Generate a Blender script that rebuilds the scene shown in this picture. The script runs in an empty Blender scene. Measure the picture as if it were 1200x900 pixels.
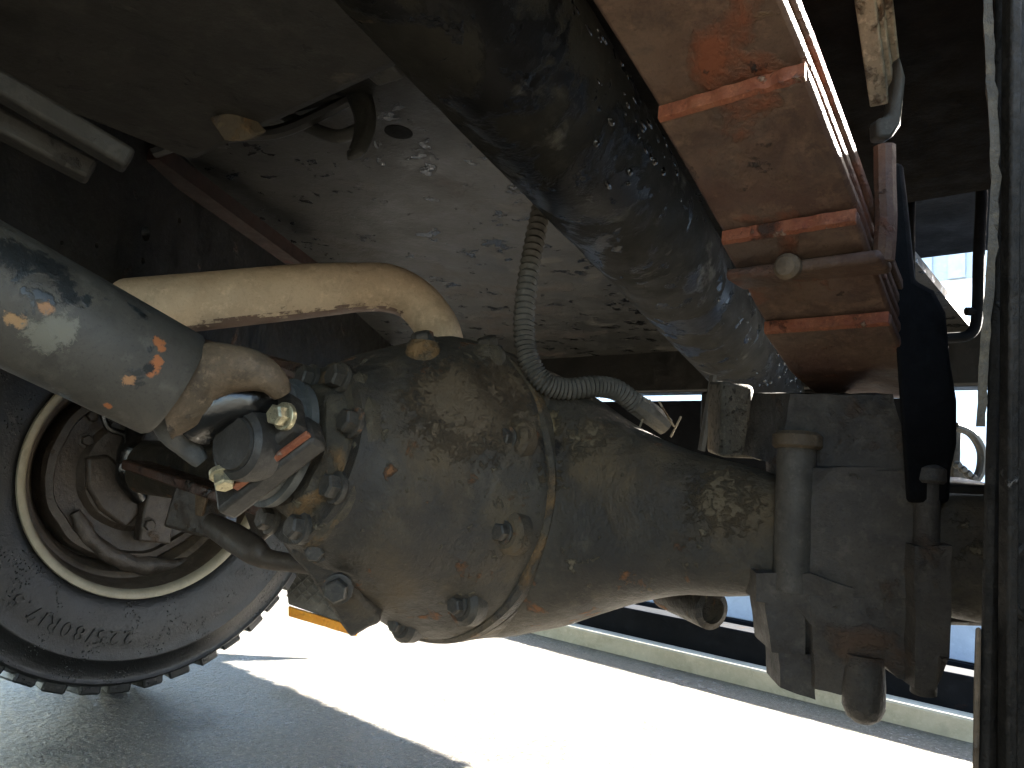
import bpy, bmesh, math, random
from mathutils import Vector, Matrix, noise
random.seed(7)
SC = bpy.context.scene
COL = SC.collection

# ------------------------------------------------------------------ camera
F = 866.0                                   # focal length in pixels of a 1200 px wide frame
CAM = Vector((0, 0, .42))
_f = Vector((-.656, .755, 0)).normalized()
_r = Vector((_f.y, -_f.x, 0)); _u = Vector((0, 0, 1))
PITCH, ROLL = math.radians(8), math.radians(5)
FW = _f*math.cos(PITCH) + _u*math.sin(PITCH)
_u2 = _u*math.cos(PITCH) - _f*math.sin(PITCH)
RT = _r*math.cos(ROLL) + _u2*math.sin(ROLL)
UP = _u2*math.cos(ROLL) - _r*math.sin(ROLL)
cd = bpy.data.cameras.new('camera'); cam = bpy.data.objects.new('camera', cd); COL.objects.link(cam)
cd.sensor_width = 36; cd.lens = F/1200*36; cd.clip_start = .02; cd.clip_end = 400
cam.matrix_world = Matrix(((RT.x, UP.x, -FW.x, CAM.x), (RT.y, UP.y, -FW.y, CAM.y), (RT.z, UP.z, -FW.z, CAM.z), (0, 0, 0, 1)))
SC.camera = cam

# ------------------------------------------------------------------ light and exposure
SUN = Vector((.40, .80, .42)).normalized()
w = bpy.data.worlds.new('World'); SC.world = w; w.use_nodes = True
nt = w.node_tree; bg = nt.nodes['Background']
sky = nt.nodes.new('ShaderNodeTexSky'); sky.sky_type = 'NISHITA'; sky.sun_disc = False
sky.sun_elevation = math.asin(SUN.z); sky.sun_rotation = math.atan2(SUN.x, SUN.y)
sky.air_density = 1.0; sky.dust_density = 1.5
nt.links.new(sky.outputs[0], bg.inputs[0]); bg.inputs[1].default_value = .05
sd = bpy.data.lights.new('sun', 'SUN'); sd.energy = 5; sd.angle = math.radians(.5); sd.color = (1, .94, .84)
so = bpy.data.objects.new('sun', sd); COL.objects.link(so)
so.rotation_euler = (-SUN).to_track_quat('-Z', 'Y').to_euler(); so.location = SUN*20
vs = SC.view_settings; vs.view_transform = 'Standard'; vs.look = 'None'; vs.gamma = 1; vs.use_curve_mapping = False
vs.exposure = 4.95
cy = SC.cycles; cy.use_denoising = True; cy.max_bounces = 10; cy.diffuse_bounces = 6; cy.glossy_bounces = 4
cy.sample_clamp_indirect = 12; cy.caustics_reflective = False; cy.caustics_refractive = False

# ------------------------------------------------------------------ measuring: a sight line of the camera met at a depth or a plane
def ray(x, y): return FW + RT*((x-600)/F) - UP*((y-450)/F)
def W(x, y, d): return CAM + ray(x, y)*d
def on(x, y, ax, v):
    q = ray(x, y); return CAM + q*((v-CAM[ax])/q[ax])
PX = lambda n, d: n*d/F                     # n pixels at depth d, in metres

# ------------------------------------------------------------------ materials
MATS = {}
class NT:
    def __init__(s, name):
        s.m = bpy.data.materials.new(name); s.m.use_nodes = True; s.t = s.m.node_tree
        s.b = s.t.nodes['Principled BSDF']; s.pos = s.new('ShaderNodeNewGeometry').outputs['Position']
    def new(s, k, **kw):
        n = s.t.nodes.new(k)
        for a, v in kw.items(): setattr(n, a, v)
        return n
    def put(s, sock, v):
        if hasattr(v, 'is_linked'): s.t.links.new(v, sock)
        else: sock.default_value = v
    def noise(s, scale, detail=6, rough=.6, dist=0, off=0, stretch=None):
        n = s.new('ShaderNodeTexNoise'); n.inputs['Scale'].default_value = scale
        n.inputs['Detail'].default_value = detail; n.inputs['Roughness'].default_value = rough; n.inputs['Distortion'].default_value = dist
        mp = s.new('ShaderNodeMapping'); mp.inputs['Location'].default_value = (off, off*1.7, off*.6)
        if stretch: mp.inputs['Scale'].default_value = stretch
        s.t.links.new(s.pos, mp.inputs[0]); s.t.links.new(mp.outputs[0], n.inputs['Vector'])
        return n.outputs['Fac']
    def ramp(s, v, lo, hi, a=0., b=1.):
        n = s.new('ShaderNodeMapRange'); n.clamp = True
        s.put(n.inputs[0], v)
        for i, x in zip((1, 2, 3, 4), (lo, hi, a, b)): n.inputs[i].default_value = x
        return n.outputs[0]
    def math(s, op, a, b=0.):
        n = s.new('ShaderNodeMath'); n.operation = op; s.put(n.inputs[0], a); s.put(n.inputs[1], b); return n.outputs[0]
    def mix(s, f, a, b):
        n = s.new('ShaderNodeMix'); n.data_type = 'RGBA'; s.put(n.inputs[0], f)
        s.put(n.inputs[6], a if hasattr(a, 'is_linked') else (*a, 1)); s.put(n.inputs[7], b if hasattr(b, 'is_linked') else (*b, 1))
        return n.outputs[2]
    def spot(s, p, r, wob):                    # one stain with its own shape
        n = s.new('ShaderNodeVectorMath'); n.operation = 'DISTANCE'; s.t.links.new(s.pos, n.inputs[0]); n.inputs[1].default_value = p
        return s.ramp(s.math('ADD', n.outputs['Value'], s.math('MULTIPLY', s.math('SUBTRACT', wob, .5), r*3.4)), r*.72, r*1.12, 1, 0)

def grime(name, base, alt, scale=9, rough=(.45, .8), metal=0., layers=(), spots=(), bump=.35, bscale=90, fine=.5, drops=0., coat=0., k=.6, var=1., spec=.3, under=None):
    """base and alt mixed by noise; layers = (colour, threshold, scale, softness, roughness or None)"""
    if name in MATS: return MATS[name]
    s = NT(name); sc = lambda c: tuple(x*k for x in c)
    base, alt = sc(base), sc(alt); layers = [(sc(l[0]), *l[1:]) for l in layers]; spots = [(a, b, sc(c)) for a, b, c in spots]
    n1 = s.noise(scale, 10, .7, .4); n2 = s.noise(scale*7, 6, .7, off=3); n3 = s.noise(scale*2.3, 9, .72, .8, off=9); n4 = s.noise(420, 3, .7, off=5)
    c = s.mix(s.ramp(n1, .40, .60), base, alt)
    c = s.mix(s.ramp(n3, .50, .66, 0, .6*var), c, tuple(x*.35 for x in base))
    c = s.mix(s.ramp(n2, .54, .68, 0, .55*var), c, tuple(min(1, x*1.7) for x in alt))
    c = s.mix(s.ramp(n4, .56, .72, 0, .5*var), c, tuple(x*.4 for x in base))
    r = s.ramp(s.noise(scale*4, 5, .6, off=7), .3, .7, rough[0], rough[1])
    bh = s.math('MULTIPLY', s.noise(bscale, 6, .65, off=1), fine)
    for i, (lc, th, ls, soft, lr) in enumerate(layers):
        m = s.ramp(s.noise(ls, 8, .62, .3, off=11+5*i), th, th+soft)
        c = s.mix(m, c, lc)
        if lr is not None: r = s.math('ADD', s.math('MULTIPLY', r, s.math('SUBTRACT', 1., m)), s.math('MULTIPLY', m, lr))
        bh = s.math('ADD', bh, s.math('MULTIPLY', m, .6))
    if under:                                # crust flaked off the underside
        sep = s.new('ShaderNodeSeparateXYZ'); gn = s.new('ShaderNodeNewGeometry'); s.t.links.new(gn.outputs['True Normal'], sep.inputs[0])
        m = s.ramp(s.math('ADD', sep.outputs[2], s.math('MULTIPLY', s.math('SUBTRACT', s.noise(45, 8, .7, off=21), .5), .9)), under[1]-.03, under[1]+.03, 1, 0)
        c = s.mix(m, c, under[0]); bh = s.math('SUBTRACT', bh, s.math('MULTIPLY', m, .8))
    if spots:
        wob = s.noise(130, 8, .75, .6, off=2)
        for p, rad, sc_ in spots:
            m = s.spot(p, rad, wob); c = s.mix(m, c, sc_); bh = s.math('SUBTRACT', bh, s.math('MULTIPLY', m, .5))
    if drops:                                # beads of water standing on the surface
        v = s.new('ShaderNodeTexVoronoi'); v.inputs['Scale'].default_value = drops; s.t.links.new(s.pos, v.inputs['Vector'])
        d = s.ramp(v.outputs['Distance'], .0, .33, 1, 0)
        d = s.math('MULTIPLY', d, s.ramp(s.noise(drops*.09, 3, .5, off=9), .50, .60))
        r = s.math('SUBTRACT', r, s.math('MULTIPLY', d, .6)); bh = s.math('ADD', bh, s.math('MULTIPLY', d, 1.6))
    s.put(s.b.inputs['Base Color'], c); s.put(s.b.inputs['Roughness'], r); s.b.inputs['Metallic'].default_value = metal; s.b.inputs['Specular IOR Level'].default_value = spec
    if coat: s.b.inputs['Coat Weight'].default_value = coat; s.b.inputs['Coat Roughness'].default_value = .15
    bp = s.new('ShaderNodeBump'); bp.inputs['Strength'].default_value = bump; bp.inputs['Distance'].default_value = .004
    s.put(bp.inputs['Height'], bh); s.t.links.new(bp.outputs[0], s.b.inputs['Normal'])
    MATS[name] = s.m; return s.m

RUST = (.20, .075, .03); ORANGE = (.42, .15, .05)
M_floor = grime('floor_paint', (.014, .0135, .011), (.026, .0245, .020), 3, (.38, .65), layers=[((.003, .003, .003), .585, 24, .02, .25), ((.03, .022, .016), .56, 6, .12, .7), ((.085, .08, .068), .60, 7, .12, .6)], bump=.5)
M_deck = grime('deck_steel', (.008, .009, .011), (.013, .0145, .018), 4, (.6, .85), spec=.06, layers=[((.06, .03, .018), .62, 7, .1, .8)])
M_black = grime('black_chassis_paint', (.013, .013, .012), (.024, .022, .019), 8, (.3, .65), layers=[((.075, .04, .022), .64, 14, .06, .8)], bump=.5)
M_tank = grime('dusty_undercoat', (.022, .020, .016), (.036, .033, .027), 7, (.6, .85), layers=[((.016, .014, .012), .60, 30, .06, .8), ((.10, .086, .068), .64, 18, .08, .8)], bump=.6)
M_dust = grime('dusty_grey_steel', (.06, .06, .052), (.09, .088, .08), 10, (.45, .75), layers=[((.05, .05, .045), .6, 25, .08, None)])
M_leaf = grime('rusty_spring_steel', (.110, .056, .039), (.160, .100, .065), 9, (.5, .8), layers=[((.26, .085, .04), .57, 13, .1, .8), ((.075, .05, .037), .53, 8, .12, .6), ((.27, .18, .09), .63, 14, .08, .8), ((.03, .022, .018), .66, 34, .05, .7)], bump=.8)
M_leafedge = grime('rusty_leaf_end', (.27, .075, .036), (.34, .125, .06), 40, (.6, .85), layers=[((.36, .24, .17), .60, 70, .06, .8), ((.05, .025, .016), .64, 30, .06, .8)], bump=.8)
M_diff = grime('cast_diff', (.052, .045, .035), (.082, .069, .049), 6, (.5, .8), layers=[((.15, .108, .06), .525, 7, .14, .85), ((.027, .025, .022), .53, 4.5, .16, .5), ((.24, .11, .045), .62, 26, .06, .85), ((.21, .175, .115), .62, 60, .06, .9)], bump=.9, bscale=150,
    spots=[(W(545, 470, .68), .050, (.135, .098, .058)), (W(600, 440, .70), .035, (.14, .10, .06)), (W(636, 560, .71), .026, (.19, .135, .07)), (W(640, 500, .71), .016, (.21, .16, .085)), (W(690, 520, .70), .022, (.19, .145, .085)), (W(770, 575, .66), .012, (.22, .10, .045)), (W(850, 590, .62), .028, (.17, .125, .07)), (W(745, 545, .67), .010, (.24, .11, .05)), (W(640, 525, .70), .013, (.02, .02, .02))])
M_diffb = grime('cast_diff_crust', (.062, .053, .039), (.105, .084, .052), 18, (.55, .85), layers=[((.25, .15, .065), .55, 18, .1, .9), ((.022, .02, .018), .53, 10, .1, .5), ((.26, .22, .14), .63, 60, .05, .9)], bump=1.0, bscale=160)
M_bolt = grime('grimy_bolt', (.05, .046, .038), (.085, .072, .055), 50, (.4, .7), layers=[((.26, .13, .06), .60, 60, .1, .8)])
M_zinc = grime('zinc_bolt', (.55, .50, .33), (.66, .60, .40), 60, (.25, .45), .75)
M_ring = grime('smooth_grey_steel', (.10, .105, .10), (.14, .145, .135), 14, (.35, .55), bump=.2)
s0, s1 = W(0, 345, .52), W(206, 452, .585); ds = s1-s0
def sp(x, y, r, c=ORANGE):                   # a chip in the paint, found on the tube's surface
    A, q = ds.normalized(), ray(x, y); m = CAM-s0
    qp, mp = q-A*q.dot(A), m-A*m.dot(A); b_ = qp.dot(mp); cc = mp.dot(mp)-.0452**2; D = b_*b_-qp.dot(qp)*cc
    return (CAM + q*((-b_-math.sqrt(max(D, 0)))/qp.dot(qp)), r, c)
M_shaft = grime('grey_shaft_paint', (.054, .050, .041), (.080, .074, .061), 6, (.5, .7),
    layers=[((.022, .026, .026), .61, 22, .03, .35), ((.33, .28, .2), .76, 40, .03, .8)], bump=.25,
    spots=[sp(187, 401, .0040), sp(190, 408, .0034), sp(186, 422, .0034), sp(181, 431, .0044), sp(178, 438, .0034), sp(150, 446, .0042, (.40, .21, .10)), sp(54, 362, .0045, (.36, .19, .09)), sp(14, 373, .0045, (.38, .23, .11)), sp(22, 377, .005, (.38, .23, .11)), sp(126, 477, .0032), sp(225, 463, .003, (.4, .2, .09)), sp(55, 392, .013, (.17, .165, .13)), sp(75, 385, .010, (.18, .175, .14)), sp(60, 312, .012, (.012, .014, .014)), sp(45, 305, .010, (.012, .014, .014)), sp(76, 335, .008, (.012, .014, .014)), sp(83, 347, .006, (.012, .014, .014)), sp(15, 300, .015, (.012, .014, .014)), sp(175, 432, .004, (.012, .014, .014))])
M_yoke = grime('rusty_yoke', (.12, .085, .05), (.19, .135, .085), 18, (.55, .8), layers=[((.07, .06, .048), .56, 16, .08, .6), ((.34, .14, .05), .67, 25, .05, .85)], bump=.8)
M_ujoint = grime('greasy_joint', (.038, .035, .03), (.058, .052, .043), 24, (.35, .65), layers=[((.40, .14, .06), .66, 40, .04, .85)], bump=.5)
M_grease = grime('wet_black_grease', (.008, .008, .008), (.014, .013, .012), 30, (.08, .22), spec=.5, bump=1.0, bscale=45)
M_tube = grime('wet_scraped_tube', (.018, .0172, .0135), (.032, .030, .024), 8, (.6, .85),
    layers=[((.009, .009, .009), .53, 9, .04, .30), ((.009, .009, .009), .60, 30, .02, .16), ((.13, .095, .055), .68, 22, .04, .6), ((.11, .105, .085), .62, 10, .08, .5)], bump=.5, bscale=70, spec=.07, spots=[(W(890, 440, 1.33), .17, (.008, .008, .008)), (W(800, 330, 1.05), .08, (.010, .010, .010)), (W(735, 165, .76), .045, (.010, .010, .010)), (W(840, 400, 1.22), .06, (.012, .012, .012))])  # spots are black put in to darken the bounce-lit lower tube
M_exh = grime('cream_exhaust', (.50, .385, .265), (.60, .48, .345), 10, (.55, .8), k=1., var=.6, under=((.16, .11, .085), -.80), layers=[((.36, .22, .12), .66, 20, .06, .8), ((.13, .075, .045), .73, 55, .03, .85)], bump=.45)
M_rubber = grime('wet_tyre_rubber', (.007, .007, .007), (.012, .012, .0115), 12, (.28, .5), layers=[((.055, .054, .048), .64, 18, .08, .5)], bump=.45, bscale=170, drops=220, spec=.32)
M_flap = grime('ribbed_rubber', (.10, .098, .088), (.14, .138, .125), 12, (.4, .6), bump=1, bscale=120)
M_rimf = grime('cream_rim_flange', (.40, .35, .25), (.5, .44, .32), 16, (.35, .55), layers=[((.25, .17, .10), .68, 30, .05, .7)], var=.3, bump=.2)
M_rimb = grime('brown_rim_barrel', (.085, .066, .048), (.14, .108, .078), 9, (.3, .55), layers=[((.2, .15, .1), .66, 12, .1, .6)], bump=.2)
M_brake = grime('wet_brake_dust', (.045, .035, .027), (.075, .058, .044), 18, (.25, .6), layers=[((.13, .085, .055), .62, 22, .08, .7)], bump=.8, bscale=110)
M_hose = grime('dusty_conduit', (.11, .105, .09), (.15, .14, .12), 20, (.55, .8))
M_seat = grime('dark_axle_seat', (.066, .059, .052), (.096, .083, .068), 12, (.45, .75), layers=[((.13, .08, .05), .57, 16, .1, .8), ((.014, .013, .012), .56, 9, .1, .5), ((.17, .14, .10), .66, 50, .05, .8)], bump=1., bscale=130)
M_soot = grime('matt_black_rubber', (.009, .009, .0095), (.013, .013, .0135), 14, (.6, .85), spec=.05, bump=.4)
M_rail = grime('rail_underseal', (.005, .0042, .0034), (.010, .008, .006), 9, (.7, .95), spec=.04, bump=.5)
M_hang = grime('wet_hanger', (.020, .018, .015), (.036, .031, .025), 30, (.4, .75), layers=[((.13, .12, .105), .66, 50, .04, .3)], bump=1., bscale=120, spec=.12)
M_edge = grime('rough_lit_edge', (.30, .26, .19), (.42, .37, .28), 25, (.4, .7), layers=[((.12, .08, .05), .55, 40, .08, .8)], bump=1)  # cream tone puts a lit look into edges; plain pale on wires
M_orange = grime('orange_reflector', (.75, .30, .02), (.8, .36, .03), 20, (.3, .5), bump=.1)
M_pblue = grime('pale_blue_paint', (.42, .47, .56), (.5, .55, .63), 5, (.4, .6), k=1., var=.3, bump=.15)
M_white = grime('white_wall', (.72, .75, .78), (.78, .8, .82), 1, (.5, .7), k=1., var=.3, bump=.1)
M_ribbed = grime('grey_cladding', (.42, .46, .50), (.47, .51, .55), 2, (.4, .6), k=1., var=.3, bump=.1)
M_kerb = grime('cream_concrete', (.42, .38, .28), (.52, .47, .36), 12, (.6, .85), k=1., var=.3, bump=.5)
M_pitted = grime('pitted_buffer', (.085, .076, .058), (.125, .11, .085), 30, (.7, .9), layers=[((.06, .055, .045), .58, 150, .05, .9)], bump=1, bscale=200)

def ground_mat():
    s = NT('wet_concrete')
    c = s.mix(s.ramp(s.noise(2.2, 8, .6), .35, .65), (.072, .065, .053), (.115, .104, .085))
    c = s.mix(s.ramp(s.noise(120, 5, .75, off=4), .52, .66), c, (.30, .275, .235))
    c = s.mix(s.ramp(s.noise(95, 5, .75, off=8), .52, .64, 0, .9), c, (.018, .017, .015))
    s.put(s.b.inputs['Base Color'], c)
    s.put(s.b.inputs['Roughness'], s.ramp(s.noise(5, 6, .6, off=2), .35, .65, .13, .30))
    bp = s.new('ShaderNodeBump'); bp.inputs['Strength'].default_value = 1.; bp.inputs['Distance'].default_value = .022
    h = s.math('ADD', s.noise(75, 5, .72, off=5), s.math('MULTIPLY', s.noise(30, 4, .6, off=6), .6))
    s.put(bp.inputs['Height'], h); s.t.links.new(bp.outputs[0], s.b.inputs['Normal'])
    return s.m

# ------------------------------------------------------------------ mesh helpers
ORG = {}
def world_of(o): return ORG.get(o.name, Vector((0, 0, 0))) if o else Vector((0, 0, 0))
def link(name, bm, mat, parent=None, ang=35, bevel=0, label=None, kind=None):
    bmesh.ops.recalc_face_normals(bm, faces=bm.faces)
    c = Vector((0, 0, 0))
    for v in bm.verts: c += v.co
    c /= max(1, len(bm.verts))
    for v in bm.verts: v.co -= c
    me = bpy.data.meshes.new(name); bm.to_mesh(me); bm.free()
    for p in me.polygons: p.use_smooth = True
    me.set_sharp_from_angle(angle=math.radians(ang)); me.materials.append(mat)
    o = bpy.data.objects.new(name, me); COL.objects.link(o)
    o.location = c - world_of(parent); o.parent = parent; ORG[o.name] = c
    if bevel:
        b = o.modifiers.new('bevel', 'BEVEL'); b.width = bevel; b.segments = 2; b.limit_method = 'ANGLE'; b.angle_limit = math.radians(40)
    if label: o['label'] = label
    if kind: o['kind'] = kind
    return o
def empty(name, loc, parent=None, label=None):
    o = bpy.data.objects.new(name, None); COL.objects.link(o); o.empty_display_size = .05
    o.location = Vector(loc) - world_of(parent); o.parent = parent; ORG[o.name] = Vector(loc)
    if label: o['label'] = label
    return o
def B(): return bmesh.new()
def frame(ax, up=None):
    ax = Vector(ax).normalized(); up = Vector(up) if up is not None else (Vector((0, 0, 1)) if abs(ax.z) < .9 else Vector((1, 0, 0)))
    u = (up - ax*up.dot(ax)).normalized(); return ax, u, ax.cross(u)
def box(bm, c, s, axes=None):
    a, b, d = axes or (Vector((1, 0, 0)), Vector((0, 1, 0)), Vector((0, 0, 1))); c = Vector(c)
    v = [bm.verts.new(c + a*(i*s[0]/2) + b*(j*s[1]/2) + d*(k*s[2]/2)) for i in (-1, 1) for j in (-1, 1) for k in (-1, 1)]
    for f in ((0, 1, 3, 2), (4, 6, 7, 5), (0, 4, 5, 1), (2, 3, 7, 6), (0, 2, 6, 4), (1, 5, 7, 3)): bm.faces.new([v[i] for i in f])
def box2(bm, lo, hi): box(bm, (Vector(lo)+Vector(hi))/2, [abs(h-l) for l, h in zip(lo, hi)])
def bar(bm, p, q, wd, ht, up=None):
    a, u, n = frame(q-p, up); box(bm, (p+q)/2, ((q-p).length, ht, wd), (a, u, n))
def prism(bm, pts, ext):
    ext = Vector(ext); a = [bm.verts.new(p) for p in pts]; b = [bm.verts.new(Vector(p)+ext) for p in pts]; n = len(pts)
    bm.faces.new(a); bm.faces.new(b[::-1])
    for i in range(n): bm.faces.new((a[i], b[i], b[(i+1) % n], a[(i+1) % n]))
def curve(pts, rad, n=8):
    P = [Vector(p) for p in pts]; Rr = rad if isinstance(rad, (list, tuple)) else [rad]*len(P); o, ro = [], []
    for i in range(len(P)-1):
        p0, p1, p2, p3 = P[max(i-1, 0)], P[i], P[i+1], P[min(i+2, len(P)-1)]
        for k in range(n):
            t = k/n; o.append(.5*(2*p1 + (p2-p0)*t + (2*p0-5*p1+4*p2-p3)*t*t + (3*p1-p0-3*p2+p3)*t**3)); ro.append(Rr[i]*(1-t)+Rr[i+1]*t)
    o.append(P[-1]); ro.append(Rr[-1]); return o, ro
def tube(bm, pts, rad, seg=16, flat=1., up=None, wob=0, cap=True):
    R_ = rad if isinstance(rad, (list, tuple)) else [rad]*len(pts); rings = []
    a, u, n = frame(pts[1]-pts[0], up)
    for i, p in enumerate(pts):
        t = (pts[min(i+1, len(pts)-1)] - pts[max(i-1, 0)]).normalized()
        u = (u - t*u.dot(t)).normalized(); n = t.cross(u)
        ring = []
        for k in range(seg):
            an = 2*math.pi*k/seg; q = p + (u*math.cos(an) + n*math.sin(an)*flat)*R_[i]
            if wob: q += (q-p)*noise.noise(q*35)*wob
            ring.append(bm.verts.new(q))
        rings.append(ring)
    for i in range(len(rings)-1):
        for k in range(seg): bm.faces.new((rings[i][k], rings[i][(k+1) % seg], rings[i+1][(k+1) % seg], rings[i+1][k]))
    if cap: bm.faces.new(rings[0][::-1]); bm.faces.new(rings[-1])
def lathe(bm, o, ax, prof, seg=64, wob=0, wf=14, closed=False, cap=True, sq=(1, 1), up=None):
    a, u, n = frame(ax, up); o = Vector(o); rings = []
    for s, r in prof:
        if r <= 1e-5: rings.append([bm.verts.new(o + a*s)]); continue
        ring = []
        for k in range(seg):
            an = 2*math.pi*k/seg; q = o + a*s + u*(math.cos(an)*r*sq[0]) + n*(math.sin(an)*r*sq[1])
            if wob: q += (q-(o+a*s)).normalized()*noise.noise(q*wf)*wob
            ring.append(bm.verts.new(q))
        rings.append(ring)
    pairs = list(zip(rings, rings[1:])) + ([(rings[-1], rings[0])] if closed else [])
    for r0, r1 in pairs:
        for k in range(seg):
            k2 = (k+1) % seg
            if len(r0) == 1: bm.faces.new((r0[0], r1[k2], r1[k]))
            elif len(r1) == 1: bm.faces.new((r0[k], r0[k2], r1[0]))
            else: bm.faces.new((r0[k], r0[k2], r1[k2], r1[k]))
    if not closed and cap:
        if len(rings[0]) > 1: bm.faces.new(rings[0][::-1])
        if len(rings[-1]) > 1: bm.faces.new(rings[-1])
def rough(bm, amp=.0012, cuts=5, f=60):
    bmesh.ops.triangulate(bm, faces=[q for q in bm.faces if len(q.verts) > 4])
    bmesh.ops.subdivide_edges(bm, edges=[e for e in bm.edges if e.calc_length() > .012], cuts=cuts, use_grid_fill=True)
    for v in bm.verts:
        c = v.co.copy(); v.co = c + Vector((noise.noise(c*f), noise.noise(c*f+Vector((9, 0, 0))), noise.noise(c*f+Vector((0, 9, 0)))))*amp
_bolt = {}
def bolt(parent, p, ax, r, h, mat=None, name='bolt', washer=True, label=None):
    """hex head on a washer; all alike bolts share one unit mesh"""
    mat = mat or M_bolt
    if mat.name not in _bolt:
        bm = B(); z = Vector((0, 0, 1))
        if washer: lathe(bm, (0, 0, 0), z, [(-.2, 1.35), (.12, 1.35), (.16, 1.28)], 20)
        tube(bm, [Vector((0, 0, .1)), Vector((0, 0, .85)), Vector((0, 0, 1))], [1.03, 1.03, .86], 6)
        for v in bm.verts: v.co += Vector((noise.noise(v.co*3), noise.noise(v.co*3+z*9), 0))*.05
        bmesh.ops.recalc_face_normals(bm, faces=bm.faces)
        me = bpy.data.meshes.new('bolt'); bm.to_mesh(me); bm.free()
        for q in me.polygons: q.use_smooth = True
        me.set_sharp_from_angle(angle=math.radians(30)); me.materials.append(mat); _bolt[mat.name] = me
    o = bpy.data.objects.new(name, _bolt[mat.name]); COL.objects.link(o); o.parent = parent
    o.location = Vector(p) - world_of(parent)
    o.rotation_euler = (Vector(ax).to_track_quat('Z', 'Y') @ Matrix.Rotation(random.random()*6, 3, 'Z').to_quaternion()).to_euler()
    o.scale = (r, r, h)
    if label: o['label'] = label
    return o

# ------------------------------------------------------------------ the setting
bm = B(); bmesh.ops.create_grid(bm, x_segments=8, y_segments=8, size=120)
link('ground', bm, ground_mat(), kind='structure')
bm = B(); box2(bm, (-9, 1.80, -.05), (6, 1.86, .045)); link('kerb', bm, M_kerb, bevel=.006, kind='structure')

bm = B(); box2(bm, (-9, 1.87, 0.002), (6, 1.96, .115))
o = link('edging_bar', bm, M_deck, bevel=.004); o['label'] = 'long dark steel bar lying on the wet ground just behind the cream kerb'; o['category'] = 'steel bar'

bm = B(); box2(bm, (-2.4, 2.62, .03), (.6, 2.66, .40))
o = link('low_barrier', bm, M_pblue, bevel=.004); o['label'] = 'low pale blue metal barrier standing behind the truck axle'; o['category'] = 'barrier'
bm = B(); box2(bm, (-2.4, 2.60, .003), (.6, 2.68, .028)); link('barrier_foot', bm, M_deck, o)

wall = empty('warehouse', (-4, 9, 0)); wall['label'] = 'white warehouse wall with grey ribbed cladding, bright in the gap at far right'; wall['category'] = 'building'
bm = B(); box2(bm, (-32, 9, -.1), (20, 9.3, 3.1)); link('wall', bm, M_white, wall)
bm = B()
n = 0; x = -32
while x < 20:
    box2(bm, (x, 8.95+.04*(n % 2), 3.1), (x+.16, 9.3, 3.45)); x += .16; n += 1
link('cladding', bm, M_ribbed, wall)

# ------------------------------------------------------------------ the truck
truck = empty('truck', (-.585, .62, 0)); truck['category'] = 'truck'
truck['label'] = 'wet rusty underside of a truck with rear axle, differential and drive shaft'

# -- body and frame
bm = B(); box2(bm, (-2.3, -3.2, 1.0), (.12, 1.76, 1.06)); link('deck', bm, M_deck, truck)
def panel_with_holes(name, lo, hi, holes, mat):
    bm = B(); box2(bm, lo, hi); o = link(name, bm, mat, truck)
    return o
floor = panel_with_holes('floor_panel', (-2.2, -.6, .80), (-.25, 1.66, .815), (), M_floor)
bm = B(); lathe(bm, on(467, 155, 2, .7995), (0, 0, 1), [(0, .016), (.004, .016)], 24); link('drain_plug', bm, M_soot, truck)
bm = B(); box2(bm, (-2.3, 1.66, .695), (-.05, 1.72, .83)); box2(bm, (-.83, 1.665, .60), (-.42, 1.715, .6951)); link('rear_crossmember', bm, M_black, truck, bevel=.006)  # lower second box is a hidden drop, added to stop the sun
bm = B(); tl = [Vector((-.36, 1.73, .683)), Vector((-2.3, 1.73, .683))]
for i in range(121):                         # tail board's lower edge made uneven to roughen its shadow on the ground
    x = -2.3 + 1.94*i/120; tl.append(Vector((x, 1.73, .452 + noise.noise(Vector((x*9, 1, 0)))*.012 + noise.noise(Vector((x*45, 4, 0)))*.009)))
prism(bm, tl, (0, .02, 0)); bmesh.ops.triangulate(bm, faces=[q for q in bm.faces if len(q.verts) > 4]); link('tail_board', bm, M_deck, truck)
bm = B(); box2(bm, (-.242, -1.2, .765), (-.06, .86, .99)); link('frame_rail', bm, M_rail, truck, bevel=.01)
bm = B(); box2(bm, (-2.3, 2.2, .79), (-.56, 2.24, 1.06)); link('sun_block_board', bm, M_deck, truck, bevel=.004)  # board out of view, added to stop sun coming through the slit
bm = B(); box2(bm, (.32, .25, .78), (.34, 2.2, 1.06)); link('sun_block_panel', bm, M_deck, truck)  # unseen panel, added to cut the sun shaft near the camera
bm = B(); box2(bm, (-2.32, -3.2, .40), (-2.28, 1.7, 1.0)); link('sky_block_skirt', bm, M_deck, truck)  # unseen sheet, added to hold back sky light on the far side
bm = B(); box2(bm, (-2.0, -2.4, .22), (.1, -1.5, .98)); rough(bm, .01, 4, 8); link('sky_block_box', bm, M_black, truck)  # unseen block, added to dim the sky light under the truck
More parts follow.
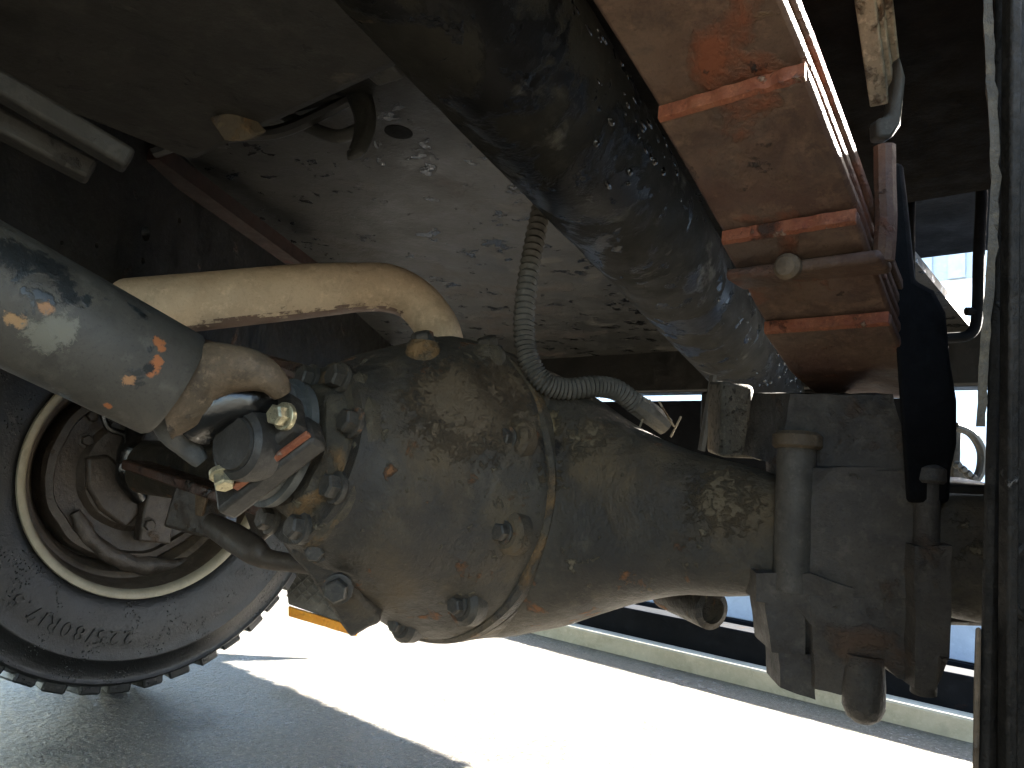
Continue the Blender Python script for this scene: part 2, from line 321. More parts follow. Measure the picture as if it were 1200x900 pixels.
# far rail, a plate with punched holes
a = Vector((-.93, .39, 0)); d = Vector((-.28, .37, 0)); p0 = a - d*1.3; p1 = a + d*2.6
bm = B(); bar(bm, p0+Vector((0, 0, .665)), p1+Vector((0, 0, .665)), .012, .27); rail = link('side_rail', bm, M_black, truck, label='black side rail with punched round holes')
nrm = (p1-p0).normalized().cross(Vector((0, 0, 1)))
def on_rail(x, y):
    q = ray(x, y); t = (a-CAM).dot(nrm)/q.dot(nrm); return CAM+q*t
cut = B()
for x, y, r in ((165, 273, 9), (205, 258, 3.5), (66, 284, 3), (107, 287, 3.5), (162, 305, 4)):
    p = on_rail(x, y); dd = (p-CAM).dot(FW); lathe(cut, p-nrm*.05, nrm, [(0, PX(r, dd)), (.1, PX(r, dd))], 20)
bmesh.ops.recalc_face_normals(cut, faces=cut.faces)
cm = bpy.data.meshes.new('cut'); cut.to_mesh(cm); cut.free(); co = bpy.data.objects.new('cut', cm); COL.objects.link(co)
bo = rail.modifiers.new('holes', 'BOOLEAN'); bo.object = co; bo.operation = 'DIFFERENCE'; bo.solver = 'EXACT'
bpy.context.view_layer.update()
me = bpy.data.meshes.new_from_object(rail.evaluated_get(bpy.context.evaluated_depsgraph_get()))
rail.modifiers.clear(); rail.data = me; bpy.data.objects.remove(co)
# brace along the rail top and rusty strip
bm = B(); bar(bm, W(175, 178, .86), W(372, 322, 1.25), .03, .02); link('rail_brace', bm, grime('brace_rust', (.03, .018, .014), (.045, .022, .016), 14, (.5, .8), layers=[((.14, .035, .022), .62, 12, .08, .8)]), truck)
# tank, bars, tab, hoses
bm = B(); box2(bm, (-.69, -.7, .70), (-.34, .30, .95))
link('tank', bm, M_tank, truck, bevel=.012, label='dusty grey underside of a steel tank')
bm = B(); bar(bm, W(345, -20, .50), W(462, 85, .58), .03, .02); link('tank_strap', bm, M_dust, truck, bevel=.003)
for q in (((-90, 48), (152, 190), .46, .52, 22), ((-90, 98), (108, 203), .49, .545, 22)):
    bm = B(); bar(bm, W(*q[0], q[2]), W(*q[1], q[3]), PX(q[4], q[3])*1.5, PX(26, q[3]), Vector((0, 0, 1))); link('support_bar', bm, M_tank, truck, bevel=.003)
bm = B(); prism(bm, [W(243, 138, .60), W(272, 130, .60), W(298, 158, .60), W(285, 166, .60), W(262, 166, .60)], (0, .012, .008)); link('tab_bracket', bm, M_diffb, truck, bevel=.002)
bm = B(); p, r = curve([W(320, 128, .8), W(360, 148, .78), (W(395, 160, .76)), W(420, 152, .75)], .007); tube(bm, p, r, 12)
link('hose', bm, M_dust, truck)
bm = B(); p, r = curve([W(408, 95, .76), W(424, 120, .75), W(428, 150, .74), W(418, 178, .73), W(408, 182, .73)], [.012, .013, .012, .01, .006]); tube(bm, p, r, 12, flat=.6)
link('hook', bm, M_dust, truck)
for q in (((180, 178), (260, 150), (330, 128), (400, 112)), ((200, 168), (280, 158), (340, 150), (440, 100))):
    bm = B(); p, r = curve([W(x, y, .76) for x, y in q], .007); tube(bm, p, r, 8); link('cable', bm, M_black, truck)

# -- frame tube
t0, t1 = W(550, 0, .505), W(890, 448, 1.40); dt = t1-t0
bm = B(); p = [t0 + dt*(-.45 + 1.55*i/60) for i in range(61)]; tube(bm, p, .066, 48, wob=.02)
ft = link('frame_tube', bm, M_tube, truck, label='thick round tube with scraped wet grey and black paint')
ta, tu, tn = frame(dt)
bm = B()
for i in range(150):                        # beads of wet grease under the tube
    s_ = random.choice((random.gauss(.12, .09), random.gauss(.80, .12), random.gauss(.93, .05))); an = random.gauss(-2.0, .5)
    c = t0 + dt*s_; side = (RT*math.cos(an+1.9) + UP*math.sin(an+1.9)*.8 - FW*.6); side = (side-ta*side.dot(ta)).normalized()
    rr = random.uniform(.001, .0042)
    m = Matrix.Translation(c + side*.065) @ ta.to_track_quat('X', 'Z').to_matrix().to_4x4() @ Matrix.Diagonal((random.uniform(1, 2.6), random.uniform(.5, 1.2), random.uniform(.5, 1.2), 1))
    bmesh.ops.create_icosphere(bm, subdivisions=2, radius=rr, matrix=m)
link('grease_bead', bm, M_grease, ft, kind='stuff')

# -- leaf spring
spring = empty('leaf_spring', (-.1675, .58, .52), truck, label='rusty brown stepped leaf spring')
XL, XR = -.212, -.126
def z0(y):                                   # underside of the longest leaf
    K = [(-.6, .80), (-.2, .765), (.1, .718), (.28, .672), (.353, .648), (.443, .611), (.52, .576), (.575, .556), (.64, .548), (.72, .556), (.9, .612), (1.25, .72)]
    for (a_, b_), (c_, d_) in zip(K, K[1:]):
        if y <= c_: t = (y-a_)/(c_-a_); return b_+(d_-b_)*t
    return K[-1][1]
TH = .0090
for k, (ya, yb) in enumerate(((-.6, .70), (.353, .70), (.443, .70), (.520, .70))):
    bm = B(); N = 40; rows = []
    for i in range(N+1):
        y = ya + (yb-ya)*i/N; zb = z0(y) - TH*1.02*k
        e = .0
        rows.append([bm.verts.new((x + noise.noise(Vector((x*9, y*30, k)))*.0006, y, z + noise.noise(Vector((x*40, y*40, z*9)))*.0008)) for x, z in ((XL, zb), (XR, zb), (XR, zb+TH), (XL, zb+TH))])
    for r0, r1 in zip(rows, rows[1:]):
        for j in range(4): bm.faces.new((r0[j], r0[(j+1) % 4], r1[(j+1) % 4], r1[j]))
    bm.faces.new(rows[0][::-1]); bm.faces.new(rows[-1])
    link('leaf', bm, M_leaf, spring, bevel=.0025)
    if k:                                    # torch-cut, orange rusted tip of the leaf
        zb = z0(ya)-TH*1.02*k
        bm = B(); N2 = 36; rows = []
        for i in range(N2+1):
            x = XL+.001+(XR-XL-.002)*i/N2; n1 = noise.noise(Vector((x*120, k*7, 0)))*.0014; n2 = noise.noise(Vector((x*200, k*7, 5)))*.0012
            rows.append([bm.verts.new(v) for v in ((x, ya-.0018+n1, zb+n2+.001), (x, ya+.001, zb-.0006+n2*.6), (x, ya+.001, zb+TH*.95), (x, ya-.0015+n1, zb+TH*.95))])
        for r0, r1 in zip(rows, rows[1:]):
            for j in range(4): bm.faces.new((r0[j], r0[(j+1) % 4], r1[(j+1) % 4], r1[j]))
        bm.faces.new(rows[0][::-1]); bm.faces.new(rows[-1]); link('leaf_tip', bm, M_leafedge, spring)
# two more leaves stacked above the longest one, seen as lit edges
for k in (1,):
    bm = B(); rows = []
    for i in range(31):
        y = -.6+1.3*i/30; zb = z0(y)+TH*1.03*k
        rows.append([bm.verts.new(v) for v in ((XL, y, zb), (XR+.002*k, y, zb), (XR+.002*k, y, zb+TH), (XL, y, zb+TH))])
    for r0, r1 in zip(rows, rows[1:]):
        for j in range(4): bm.faces.new((r0[j], r0[(j+1) % 4], r1[(j+1) % 4], r1[j]))
    bm.faces.new(rows[0][::-1]); bm.faces.new(rows[-1]); link('leaf', bm, M_leaf, spring, bevel=.002)
# rebound clip
yc = .466; zb = z0(yc)-2*TH*1.02
bm = B(); box2(bm, (XL-.004, yc-.006, zb-.009), (XR+.008, yc+.024, zb-.001))
clip = link('spring_clip', bm, M_leaf, spring, bevel=.003)
bm = B(); tube(bm, curve([(XR+.006, yc+.01, zb-.004), (XR+.008, yc+.006, zb+.02), (XR+.008, yc+.002, zb+.045), (XR+.008, yc, zb+.066)], .006)[0], .0065, 10); link('clip_strap', bm, M_leaf, spring)
p = Vector((-.172, yc-.006, zb-.006))
bm = B(); lathe(bm, p, (0, -1, -.15), [(0, .0085), (.005, .0085), (.008, .006), (.009, 0)], 20); link('clip_rivet', bm, M_yoke, spring)
# second clip, and thin helper leaves beyond
bm = B(); prism(bm, [W(1028, 138, .515), W(1044, 134, .515), W(1056, 62, .505), W(1063, 90, .505), W(1057, 146, .515), W(1046, 162, .515), W(1029, 162, .515)], FW*.014); link('spring_clip', bm, M_dust, spring, bevel=.003)
for i, (x0, x1) in enumerate(((1013, 1031), (1022, 1037), (1034, 1044))):
    bm = B(); bar(bm, W(x0-6, -50, .47), W(x1, 122-i*18, .525), .006, .012, Vector((1, 0, 0))); link('helper_leaf', bm, M_edge, spring, bevel=.001)

# -- axle casing: upright oval sections strung along the axle
AX = Vector((0, .62, .40))
bm = B(); rings = []
sec = [(-1.42, .050, .05), (-1.0, .05, .05), (-.86, .055, .052), (-.80, .075, .058), (-.74, .115, .07), (-.68, .138, .085), (-.62, .15, .094), (-.56, .152, .096), (-.52, .147, .094), (-.47, .130, .083), (-.42, .106, .070), (-.37, .082, .060), (-.32, .066, .052), (-.27, .056, .045), (-.2, .045, .03), (-.02, .045, .03)]
pp, rr = curve([(s[0], s[1], s[2]) for s in sec], 1, 4); SEG = 48
for q in pp:
    ring = []
    for k in range(SEG):
        an = 2*math.pi*k/SEG; cx_, sx_ = math.cos(an), math.sin(an)
        e = .8
        v = Vector((q.x, AX.y + q.z*math.copysign(abs(cx_)**e, cx_), AX.z + .014*max(0, 1-abs(q.x+.575)/.35) + q.y*math.copysign(abs(sx_)**e, sx_)))
        v += Vector((0, cx_, sx_))*noise.noise(v*18)*.0025; ring.append(bm.verts.new(v))
    rings.append(ring)
for r0, r1 in zip(rings, rings[1:]):
    for k in range(SEG): bm.faces.new((r0[k], r0[(k+1) % SEG], r1[(k+1) % SEG], r1[k]))
bm.faces.new(rings[0][::-1]); bm.faces.new(rings[-1])
axle = link('axle_casing', bm, M_diff, truck, ang=60)

# -- differential carrier
pin = W(370, 530, .69); fc = Vector((-.575, .565, .416)); pax = (pin-fc).normalized(); L = (pin-fc).length
fax = Vector((0, -1, 0))
bm = B(); lathe(bm, fc, fax, [(-.03, .152), (-.028, .159), (-.002, .159), (0, .157)], 96, wob=.002)
lathe(bm, fc, fax, [(.002, .156), (.004, .160), (.015, .160), (.019, .156), (.02, .12)], 96, wob=.003)
flange = link('differential_flange', bm, M_diffb, truck)
bm = B()
prof = [(-.01, .153), (.014, .157), (.026, .155), (.042, .148), (.06, .140), (.08, .131), (.10, .121), (.125, .108), (.14, .100), (.15, .092), (L+.008, .084)]
a_, u_, n_ = frame(fax); rings = []
pf, _ = curve([(s, r, 0) for s, r in prof], 1, 3)
for q in pf:
    t = max(0, q.x)/L; c = fc + (pin-fc)*t if q.x > 0 else fc + fax*q.x
    ax_ = (fax*(1-t) + pax*t).normalized(); a_, u_, n_ = frame(ax_); ring = []
    for k in range(80):
        an = 2*math.pi*k/80; rr_ = q.y*(1+.045*math.cos(an*2+1.2)*(1-abs(2*t-1)))
        v = c + (u_*math.cos(an)+n_*math.sin(an))*rr_
        v += (v-c).normalized()*noise.noise(v*16)*.004; ring.append(bm.verts.new(v))
    rings.append(ring)
for r0, r1 in zip(rings, rings[1:]):
    for k in range(80): bm.faces.new((r0[k], r0[(k+1) % 80], r1[(k+1) % 80], r1[k]))
bm.faces.new(rings[0][::-1]); bm.faces.new(rings[-1])
diff = link('differential_housing', bm, M_diff, truck, ang=60, label='grey brown cast differential housing crusted with dirt')
for k in range(10):
    an = math.radians(21 - 36*k); p = fc + Vector((math.cos(an), 0, math.sin(an)))*.138 + fax*.049
    bm = B(); lathe(bm, p-fax*.004, fax, [(-.012, .021), (.0, .020), (.005, .015)], 20, wob=.0015); link('bolt_boss', bm, M_diff, diff)
    bolt(diff, p+fax*.002, fax, .0080, .009)
# lugs and bracket on the crown of the carrier
for x, y, d in ((497, 402, .72), (573, 408, .74)):
    p = W(x, y, d); bm = B(); lathe(bm, p+Vector((0, 0, -.035)), (0, 0, 1), [(0, .019), (.03, .017), (.036, .014)], 18, wob=.001); link('lug', bm, M_diffb, diff)
    bolt(diff, p+Vector((0, 0, -.002)), (.1, -.5, 1), .0105, .013)
bm = B(); bar(bm, W(492, 425, .73), W(590, 425, .75), .03, .02); link('crown_bracket', bm, M_diffb, diff, bevel=.004)
bm = B(); bar(bm, W(364, 628, .68), W(432, 728, .71), .03, .034, RT); rough(bm, .003, 5, 40); lug = link('lower_lug', bm, M_diff, diff, bevel=.006)
bolt(lug, W(396, 690, .665), -FW, .0105, .012); bolt(lug, W(371, 645, .66), -FW, .0085, .01)
bm = B(); lathe(bm, W(437, 437, .73), -FW, [(0, .012), (.012, .012), (.014, .009), (.004, .008)], 20); link('breather', bm, M_bolt, diff)
# pinion retainer with its bolts and the dust ring
bm = B(); lathe(bm, pin-pax*.01, pax, [(-.012, .088), (.0, .089), (.012, .086), (.017, .079), (.019, .064), (.03, .06), (.034, .056)], 96, wob=.007, wf=34)
ret = link('pinion_retainer', bm, M_diffb, truck)
a_, u_, n_ = frame(pax)
for k in range(8):
    an = 2*math.pi*k/8+.35; bolt(ret, pin + pax*.011 + (u_*math.cos(an)+n_*math.sin(an))*.0745, pax, .0105, .012)
bm = B(); lathe(bm, pin, pax, [(.03, .045), (.034, .058), (.042, .059), (.044, .054), (.05, .053), (.054, .056), (.06, .055), (.062, .03)], 64); link('dust_ring', bm, M_ring, ret)

# -- drive shaft and its joint
shaft_ax = ds.normalized()
bm = B(); tube(bm, [s0-ds*1.5, s0-ds*.5, s0, s0+ds*.5, s1-ds*.03, s1], [.0455, .0455, .0455, .0450, .0445, .042], 64)
shaft = link('drive_shaft', bm, M_shaft, truck, label='grey painted drive shaft with orange rust spots')
bm = B(); p, r = curve([s1-ds*.03, W(224, 447, .586), W(250, 436, .583), W(276, 432, .580), W(300, 435, .580), W(320, 446, .583), W(331, 462, .588)], [.0425, .035, .0245, .0185, .0155, .012, .008]); tube(bm, p, r, 24, flat=.9, wob=.10); yoke = link('shaft_yoke', bm, M_yoke, shaft)
bm = B(); p, r = curve([s1-ds*.03-UP*.014, W(206, 500, .59), W(218, 520, .598), W(236, 541, .605)], [.024, .018, .012, .007]); tube(bm, p, r, 18, flat=.7, wob=.08); link('yoke_ear', bm, M_dust, shaft)
bm = B(); p, r = curve([W(228, 490, .60), W(258, 474, .595), W(290, 470, .60), W(318, 462, .61)], [.022, .021, .019, .014]); tube(bm, p, r, 18, wob=.25); link('joint_boot', bm, M_grease, shaft)
cap_ax = (-FW*.8 - RT*.45 + UP*.15).normalized(); cp = W(268, 519, .580)
bm = B(); lathe(bm, cp-cap_ax*.03, cap_ax, [(-.01, .030), (.016, .030), (.022, .0285), (.0255, .0235), (.0246, .0215), (.0275, .0205), (.0282, 0)], 40); link('bearing_cap', bm, M_ujoint, shaft)
# flange yoke: a thick plate lying slantwise over the pinion nose
e0, e1 = W(262, 590, .615), W(372, 505, .60)
bm = B(); bar(bm, e0, e1, .030, .020, pax); fy = link('flange_yoke', bm, M_ujoint, shaft, bevel=.004)
bm = B(); bar(bm, W(285, 535, .612), W(350, 482, .60), .045, .022, pax); link('flange_plate', bm, M_ujoint, shaft, bevel=.005)
bm = B(); bar(bm, W(275, 572, .592), W(362, 508, .582), .004, .006, pax); link('rusty_ridge', bm, M_leafedge, fy, bevel=.001)
bm = B(); lathe(bm, pin+pax*.03, pax, [(0, .04), (.03, .04), (.045, .036), (.05, .02)], 40); link('pinion_nose', bm, M_ujoint, shaft)
for x, y, d, ax_ in ((333, 488, .578, cap_ax), (262, 556, .592, (-FW*.6-UP*.8+RT*.3))):
    bolt(shaft, W(x, y, d), ax_, .0082, .012, M_zinc, label='bright zinc plated bolt')

# -- exhaust pipe
bm = B()
p, r = curve([W(70, 372, .80), W(150, 362, .84), W(250, 352, .88), W(350, 342, .92), W(420, 337, .95), W(455, 338, .965), W(484, 350, .97), W(503, 370, .97), W(515, 392, .965), W(522, 430, .96)], [.0345]*4+[.0315]*2+[.029]*4, 10)
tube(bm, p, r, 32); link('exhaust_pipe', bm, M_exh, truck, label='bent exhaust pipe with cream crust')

# -- corrugated conduit
bm = B(); p, r = curve([W(640, 195, .80), W(635, 240, .79), W(625, 290, .77), W(617, 340, .75), W(614, 385, .735), W(619, 420, .725), W(636, 447, .72), W(662, 456, .725), W(695, 453, .735), W(722, 457, .745), W(745, 474, .755)], 1, 26)
rad = [.0098 + .0014*math.sin(2*math.pi*i/4.0) for i in range(len(p))]; tube(bm, p, rad, 16)
hose = link('corrugated_conduit', bm, M_hose, truck, label='ribbed flexible conduit dusted grey')
bm = B(); p, r = curve([W(740, 470, .755), W(762, 485, .76), W(780, 500, .765)], [.011, .012, .010]); tube(bm, p, r, 10); link('connector', bm, M_hose, hose)
for q in (((762, 468), (748, 505)), ((772, 470), (790, 500)), ((798, 488), (786, 512))):
    bm = B(); tube(bm, [W(*q[0], .75), W(*q[1], .755)], .0012, 6); link('wire', bm, M_edge, hose)
bm = B(); p, r = curve([W(655, 452, .73), W(640, 470, .73), W(655, 490, .72)], .005); tube(bm, p, r, 8); link('conduit_clip', bm, M_bolt, hose)

# -- bump stop and spring seat on the near end of the axle
bm = B(); prism(bm, [W(846, 446, .70), W(884, 452, .70), W(888, 538, .69), W(844, 536, .69)], FW*.05); link('bump_stop', bm, M_pitted, truck, bevel=.004)
bm = B(); prism(bm, [W(886, 462, .705), W(935, 470, .67), W(930, 540, .67), W(886, 540, .69)], FW*.05); link('stop_bracket', bm, M_seat, truck, bevel=.004)
bm = B(); bar(bm, W(836, 440, 1.1), W(822, 528, 1.1), .006, .02, FW); link('brake_line', bm, M_dust, truck)
seat = empty('spring_seat', (-.165, .62, .36), truck)
bm = B(); prism(bm, [W(926, 462, .583), W(1048, 462, .53), W(1060, 520, .522), W(1062, 552, .52), W(955, 552, .562), W(912, 545, .59)], FW*.09); rough(bm); link('seat_pad', bm, M_seat, seat)
bm = B(); prism(bm, [W(945, 548, .562), W(1074, 548, .518), W(1074, 702, .518), W(945, 702, .562)], FW*.09); rough(bm); link('seat_block', bm, M_seat, seat)
bm = B(); prism(bm, [W(886, 672, .575), W(950, 672, .555), W(1000, 690, .54), W(1000, 740, .54), W(955, 738, .555), W(935, 712, .56), W(886, 705, .575)], FW*.09); rough(bm); link('clamp_plate', bm, M_seat, seat)
for x, y0, y1, d, rr_ in ((931, 520, 690, .572, 22), (1085, 560, 812, .515, 14), (1015, 560, 760, .66, 20)):
    bm = B(); ub = [W(x+ (2 if x > 1000 else 3), y0, d), W(x-3, y1, d)]; tube(bm, ub, PX(rr_, d), 24, wob=.03)
    u = link('u_bolt', bm, M_seat if x > 1000 else grime('u_bolt_steel', (.085, .076, .062), (.12, .105, .085), 16, (.5, .75), bump=.4), seat)
    bm = B(); lathe(bm, ub[0]-Vector((0, 0, .004)), (0, 0, 1), [(0, PX(rr_+3, d)), (.002, PX(rr_+6, d)), (.010, PX(rr_+6, d)), (.013, PX(rr_, d))], 24); link('collar', bm, M_yoke if x < 1000 else M_seat, u)
bm = B(); prism(bm, [W(896, 705, .575), W(944, 712, .56), W(944, 768, .56), W(905, 765, .572)], FW*.04); rough(bm); link('nut', bm, M_seat, seat)
bm = B(); prism(bm, [W(913, 765, .57), W(955, 768, .56), W(956, 820, .56), W(930, 812, .565), W(914, 806, .57)], FW*.03); rough(bm); link('thread_end', bm, M_seat, seat)
bm = B(); prism(bm, [W(950, 700, .555), W(1040, 700, .53), W(1036, 800, .53), W(1025, 815, .53), W(985, 815, .54), W(955, 806, .555)], FW*.05); rough(bm); link('shock_bracket', bm, M_seat, seat)
p = W(1012, 818, .535)
bm = B(); lathe(bm, p + Vector((0, 0, .03)), (0, 0, -1), [(0, .013), (.02, .0145), (.036, .0145), (.043, .0115), (.047, .006), (.048, 0)], 24); link('shock_eye', bm, M_seat, seat)
bm = B(); prism(bm, [W(1036, 700, .53), W(1075, 700, .52), W(1072, 802, .52), W(1052, 795, .525), W(1036, 780, .53)], FW*.04); rough(bm); link('side_plate', bm, M_seat, seat)
bm = B(); prism(bm, [W(1072, 640, .51), W(1116, 640, .50), W(1113, 770, .50), W(1104, 772, .50), W(1096, 808, .505), W(1072, 808, .51)], FW*.04); rough(bm); link('side_plate', bm, M_seat, seat)
bm = B(); lathe(bm, W(818, 708, .69), (RT*.3-FW*.7).normalized(), [(-.05, .018), (0, .018), (.02, .018), (.022, .012), (.016, .011)], 28); link('drain_boss', bm, M_diff, axle)
bm = B(); p, r = curve([W(770, 690, .68), W(830, 683, .66), W(890, 684, .64)], .005); tube(bm, p, r, 8); link('brake_pipe', bm, M_dust, axle)

# -- rubber bump/mudguard silhouettes beyond the spring, bracket hoop, hanger
bm = B(); prism(bm, [W(x, y, .508) for x, y in ((1046, 345), (1042, 190), (1058, 190), (1072, 328), (1094, 340), (1108, 366), (1113, 420), (1116, 440), (1121, 470), (1121, 520), (1114, 552), (1112, 590), (1062, 590))], ray(1090, 450)*.10); link('rubber_guard', bm, M_soot, truck, bevel=.003, label='black rubber guard beside the leaf spring')
bm = B(); prism(bm, [W(x, y, .74) for x, y in ((1040, 560), (1170, 568), (1170, 736), (1040, 732))], FW*.06); link('axle_bracket', bm, M_black, truck, bevel=.005)
bm = B(); p, r = curve([W(1066, 330, .86), W(1066, 250, .86), W(1070, 214, .86), (W(1085, 211, .86)), W(1140, 209, .86), W(1150, 222, .86), W(1147, 300, .86), W(1145, 370, .86), W(1136, 392, .86), W(1112, 396, .86), W(1080, 398, .86)], .0062, 6); tube(bm, p, r, 12); link('bracket_hoop', bm, M_soot, truck)
bm = B(); tube(bm, [W(1132, 365, .86), W(1142, 365, .86)], .005, 8); link('hoop_stud', bm, M_soot, truck)
br = empty('rear_shackle', W(1135, 520, .98), truck)
bm = B(); p, r = curve([W(1120, 500, .98), W(1138, 508, .98), (W(1150, 528, .98)), W(1149, 552, .98), W(1140, 566, .98)], .006); tube(bm, p, r, 10); link('shackle_ring', bm, M_ring, br)
bm = B(); prism(bm, [W(x, y, 1.0) for x, y in ((1118, 500), (1128, 498), (1126, 540), (1140, 566), (1116, 566))], FW*.01); link('shackle_plate', bm, M_dust, br, bevel=.002)
for i in range(4):
    bolt(br, W(1122+6*i, 545+5*i, .97), -FW, .004, .006, M_ring)
# near hanger at the right border
bm = B(); prism(bm, [W(1166, -60, .27), W(1162, 300, .27), W(1154, 560, .27), W(1146, 900, .27), W(1145, 960, .27), W(1300, 960, .27), W(1300, -60, .27)], ray(1160, 450)*.03)
hang = link('frame_hanger', bm, M_hang, truck, bevel=.004)
bm = B(); n = 40; L_ = []; R_ = []
for i in range(n+1):                         # ragged cast edge, its lit look put into a lighter colour
    y = -60 + 560*i/n; x0 = 1152 + 9*math.exp(-((y-200)/120)**2) - max(0, y-330)*.05; e = noise.noise(Vector((y*.06, 3, 0)))*3
    L_.append(W(x0 + e, y, .262)); R_.append(W(x0 + 11 + noise.noise(Vector((y*.05, 9, 0)))*4, y, .262))
prism(bm, L_ + R_[::-1], ray(1160, 450)*.012); bmesh.ops.triangulate(bm, faces=[q for q in bm.faces if len(q.verts) > 4]); link('hanger_edge', bm, M_diffb, hang)
bm = B(); pts = [(1143, 735), (1150, 735), (1149, 800), (1146, 960), (1139, 960), (1141, 800)]
prism(bm, [W(x, y, .266) for x, y in pts], ray(1145, 800)*.01); link('hanger_edge', bm, M_yoke, hang, bevel=.0008)
bm = B(); bar(bm, W(1186, -60, .262), W(1180, 960, .262), .004, .006, FW); link('hanger_rib', bm, M_hang, hang, bevel=.001)
bm = B(); p, r = curve([W(1200, 640, .262), W(1183, 660, .262), W(1180, 690, .262), W(1190, 715, .262), W(1205, 725, .262)], .0018); tube(bm, p, r, 8); link('hanger_lip', bm, M_hang, hang)

# -- mud flap behind the far wheel
mf = [W(x, y, 1.72) for x, y in ((330, 640), (430, 660), (430, 732), (418, 736), (338, 708))]
bm = B(); prism(bm, mf, FW*.01); flap = link('mud_flap', bm, M_flap, truck, label='grey ribbed mud flap with orange lower strip')
bm = B()
for i in range(16):
    for j in range(6):
        x = 338+i*6; y = 668+j*7+i*1.6
        if y > 700+(x-338)*.33: continue
        sgn = 1 if (i+j) % 2 else -1; bar(bm, W(x-2.5, y-2.5*sgn, 1.715), W(x+2.5, y+2.5*sgn, 1.715), .003, .003)
link('tread_rib', bm, M_flap, flap, kind='stuff')
bm = B(); prism(bm, [W(x, y, 1.715) for x, y in ((338, 711), (420, 736), (418, 746), (338, 722))], FW*.008); link('reflective_strip', bm, M_orange, flap)

# -- wheels
def wheel(c, sgn, detail):
    """c: hub on the inner face plane; sgn: +1 when the inner face looks to +X"""
    wh = empty('wheel', c, truck); X = Vector((sgn, 0, 0))
    prof = [(-.012, .213), (.002, .224), (.007, .242), (.012, .275), (.014, .300), (.013, .318), (.0155, .324), (.0155, .327), (.011, .331), (.007, .345), (.003, .358), (.0045, .362), (.0065, .366), (.005, .369), (-.004, .372), (-.02, .377), (-.19, .377), (-.205, .372), (-.225, .3), (-.21, .24)]
    bm = B(); lathe(bm, c, X, prof, 160, closed=True); link('tyre', bm, M_rubber, wh, ang=50)
    bm = B(); lathe(bm, c, X, [(-.004, .219), (.003, .2235), (.008, .222), (.009, .215), (.004, .209), (-.006, .2065)], 128, cap=False); link('rim_flange', bm, M_rimf, wh, ang=50)
    bm = B(); lathe(bm, c, X, [(-.21, .2), (-.21, .236), (-.006, .207), (-.02, .201), (-.05, .198), (-.058, .194), (-.06, .188), (-.064, .184), (-.072, .182), (-.08, .178), (-.09, .173), (-.12, .170), (-.125, .08), (-.125, 0)], 128, cap=False); link('rim', bm, M_rimb, wh, ang=30)
    if not detail: return wh
    bm = B(); lathe(bm, c, X, [(-.12, .168), (-.066, .167), (-.058, .162), (-.056, .150), (-.064, .146), (-.068, .11), (-.056, .10), (-.052, .06), (-.052, 0)], 96, wob=.004, wf=22); bp = link('brake_plate', bm, M_brake, wh)
    N = 44; me = None
    for k in range(N):
        an = 2*math.pi*k/N
        if me is None:
            bm = B(); box(bm, (0, 0, 0), (.05, .038, .020))
            bmesh.ops.bevel(bm, geom=bm.edges, offset=.003, segments=1, affect='EDGES')
            for v in bm.verts:
                if v.co.x*sgn > 0: v.co.z -= .002
            me = bpy.data.meshes.new('tread_block'); bm.to_mesh(me); bm.free(); me.materials.append(M_rubber)
        o = bpy.data.objects.new('tread_block', me); COL.objects.link(o); o.parent = wh
        o.location = (sgn*(-.029), math.sin(an)*.379, math.cos(an)*.379); o.rotation_euler = (-an, 0, .12 if k % 2 else -.12)
    # raised lettering on the sidewall, tops turned outwards
    bm = B()
    def ring_text(txt, r, size, mid):
        tot = sum(.36 if ch in './1' else .66 for ch in txt)*size; an = mid + tot/2/r
        for ch in txt:
            wch = (.36 if ch in './1' else .66)*size; an -= wch/2/r
            if ch != ' ':
                cu = bpy.data.curves.new('t', 'FONT'); cu.body = ch; cu.size = size; cu.extrude = .0026; cu.align_x = 'CENTER'; cu.resolution_u = 3
                ob = bpy.data.objects.new('t', cu); COL.objects.link(ob); bpy.context.view_layer.update()
                m2 = bpy.data.meshes.new_from_object(ob.evaluated_get(bpy.context.evaluated_depsgraph_get()))
                rad_ = Vector((0, math.cos(an), math.sin(an))); tan = Vector((0, math.sin(an), -math.cos(an))); 
                Mx = Matrix((( tan.x, rad_.x, 1, 0), (tan.y, rad_.y, 0, 0), (tan.z, rad_.z, 0, 0), (0, 0, 0, 1)))
                m2.transform(Matrix.Translation(Vector(c)+rad_*r+Vector((.0135, 0, 0))) @ Mx); bm.from_mesh(m2)
                bpy.data.objects.remove(ob); bpy.data.curves.remove(cu); bpy.data.meshes.remove(m2)
            an -= wch/2/r
    ring_text('225/80R17.5', .276, .034, math.radians(-112))
    link('sidewall_lettering', bm, M_rubber, wh)
    # hub, bolts and brake gear
    X1 = c.x-.055
    for x, y in ((107, 487), (124, 478), (132, 500), (101, 516), (124, 527), (112, 560), (148, 575)):
        bolt(bp, on(x, y, 0, X1-.012), X, .010, .012, M_brake)
    bm = B(); prism(bm, [on(x, y, 0, X1-.02) for x, y in ((95, 535), (120, 532), (150, 560), (158, 600), (140, 618), (110, 596), (95, 570))], X*.03); link('brake_shoe_cover', bm, M_brake, bp, bevel=.006)
    bm = B(); prism(bm, [on(x, y, 0, X1) for x, y in ((170, 555), (200, 560), (192, 636), (155, 632), (160, 600))], X*.03); link('brake_bracket', bm, M_brake, bp, bevel=.004)
    bolt(bp, on(174, 615, 0, X1+.03), X, .010, .01, M_brake)
    bm = B(); p, r = curve([on(160, 500, 0, X1), on(152, 530, 0, X1+.03), on(150, 560, 0, X1+.03), on(165, 585, 0, X1+.02)], [.016, .022, .02, .012]); tube(bm, p, r, 12, wob=.3); link('brake_cylinder', bm, M_grease, bp)
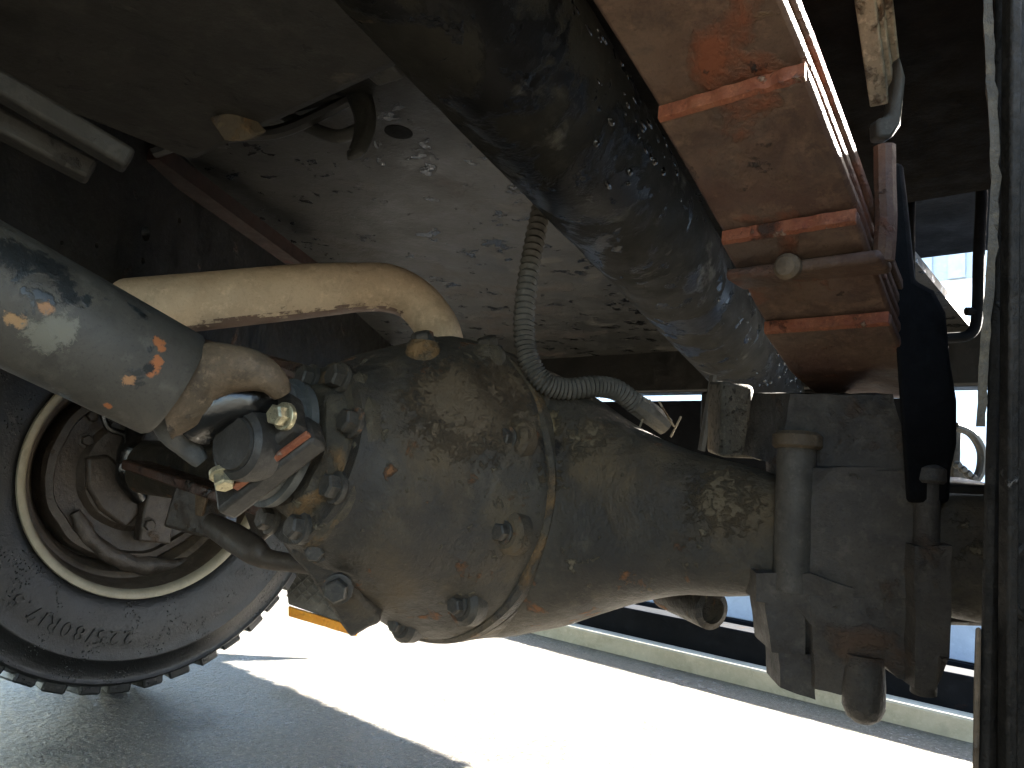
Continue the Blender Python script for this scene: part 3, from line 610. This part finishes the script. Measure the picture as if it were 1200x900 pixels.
    bm = B(); p, r = curve([on(x, y, 0, X1-.004) for x, y in ((88, 600), (108, 632), (140, 655), (180, 664), (225, 660), (262, 645))], [.010, .015, .016, .016, .014, .01]); tube(bm, p, r, 14, flat=.6, wob=.35); link('brake_shoe', bm, M_brake, bp)
    bm = B(); p, r = curve([on(x, y, 0, X1+.01) for x, y in ((118, 470), (126, 500), (150, 512), (160, 540))], .006); tube(bm, p, r, 8); link('brake_hose', bm, M_grease, bp)
    return wh
wheel(Vector((-1.39, .622, .388)), 1, True)
nw = Vector((.03, .63, .388)); wheel(nw, -1, False)
bm = B(); ar = [[bm.verts.new((x, nw.y + r*math.cos(an), nw.z + r*math.sin(an))) for x, r in ((-.045, .44), (.30, .44), (.30, .452), (-.045, .452))] for an in [math.radians(-5 + 76*i/24) for i in range(25)]]
for r0, r1 in zip(ar, ar[1:]):
    for j in range(4): bm.faces.new((r0[j], r0[(j+1) % 4], r1[(j+1) % 4], r1[j]))
bm.faces.new(ar[0][::-1]); bm.faces.new(ar[-1]); link('sun_block_arch', bm, M_black, truck)  # unseen arc, added and cut so sun reaches the leaves but not the differential

# -- far spring seat, brake lever and stabiliser rod in front of the far wheel
fs = empty('far_spring_seat', W(240, 590, 1.05), truck)
bm = B(); bar(bm, W(160, 545, 1.2), W(325, 600, .98), .05, .016); link('spring_plate', bm, grime('wet_red_rust', (.07, .038, .026), (.11, .055, .035), 22, (.25, .6), layers=[((.02, .016, .014), .56, 30, .08, .2)], bump=1), fs, bevel=.003)
bm = B(); prism(bm, [W(205, 565, 1.10), W(265, 585, 1.06), W(262, 636, 1.05), W(225, 628, 1.08), W(190, 618, 1.12)], FW*.05); link('seat_block', bm, M_brake, fs, bevel=.006)
bm = B(); prism(bm, [W(228, 575, 1.06), W(243, 580, 1.05), W(236, 606, 1.05), W(228, 604, 1.06)], FW*.01); link('seat_tab', bm, M_yoke, fs, bevel=.002)
bolt(fs, W(250, 616, 1.04), -FW, .011, .014)
bm = B(); prism(bm, [W(285, 600, 1.0), W(318, 596, .98), W(325, 620, .98), W(300, 640, 1.0)], FW*.03); link('seat_ear', bm, M_brake, fs, bevel=.004)
bm = B(); p, r = curve([W(246, 614, 1.0), W(272, 629, .96), W(298, 645, .93), W(314, 655, .92), W(345, 660, .9), W(400, 667, .87)], [.015, .019, .0185, .0128, .0112, .0112]); tube(bm, p, r, 18, flat=.75); link('stabiliser_rod', bm, grime('brown_rod', (.06, .05, .042), (.085, .07, .056), 12, (.4, .6)), truck)
bm = B(); p, r = curve([W(230, 405, .86), W(300, 422, .84), W(360, 440, .82), W(400, 452, .80)], .010); tube(bm, p, r, 8, wob=.2); link('brake_line', bm, grime('wet_red_rust', (0, 0, 0), (0, 0, 0)), truck)
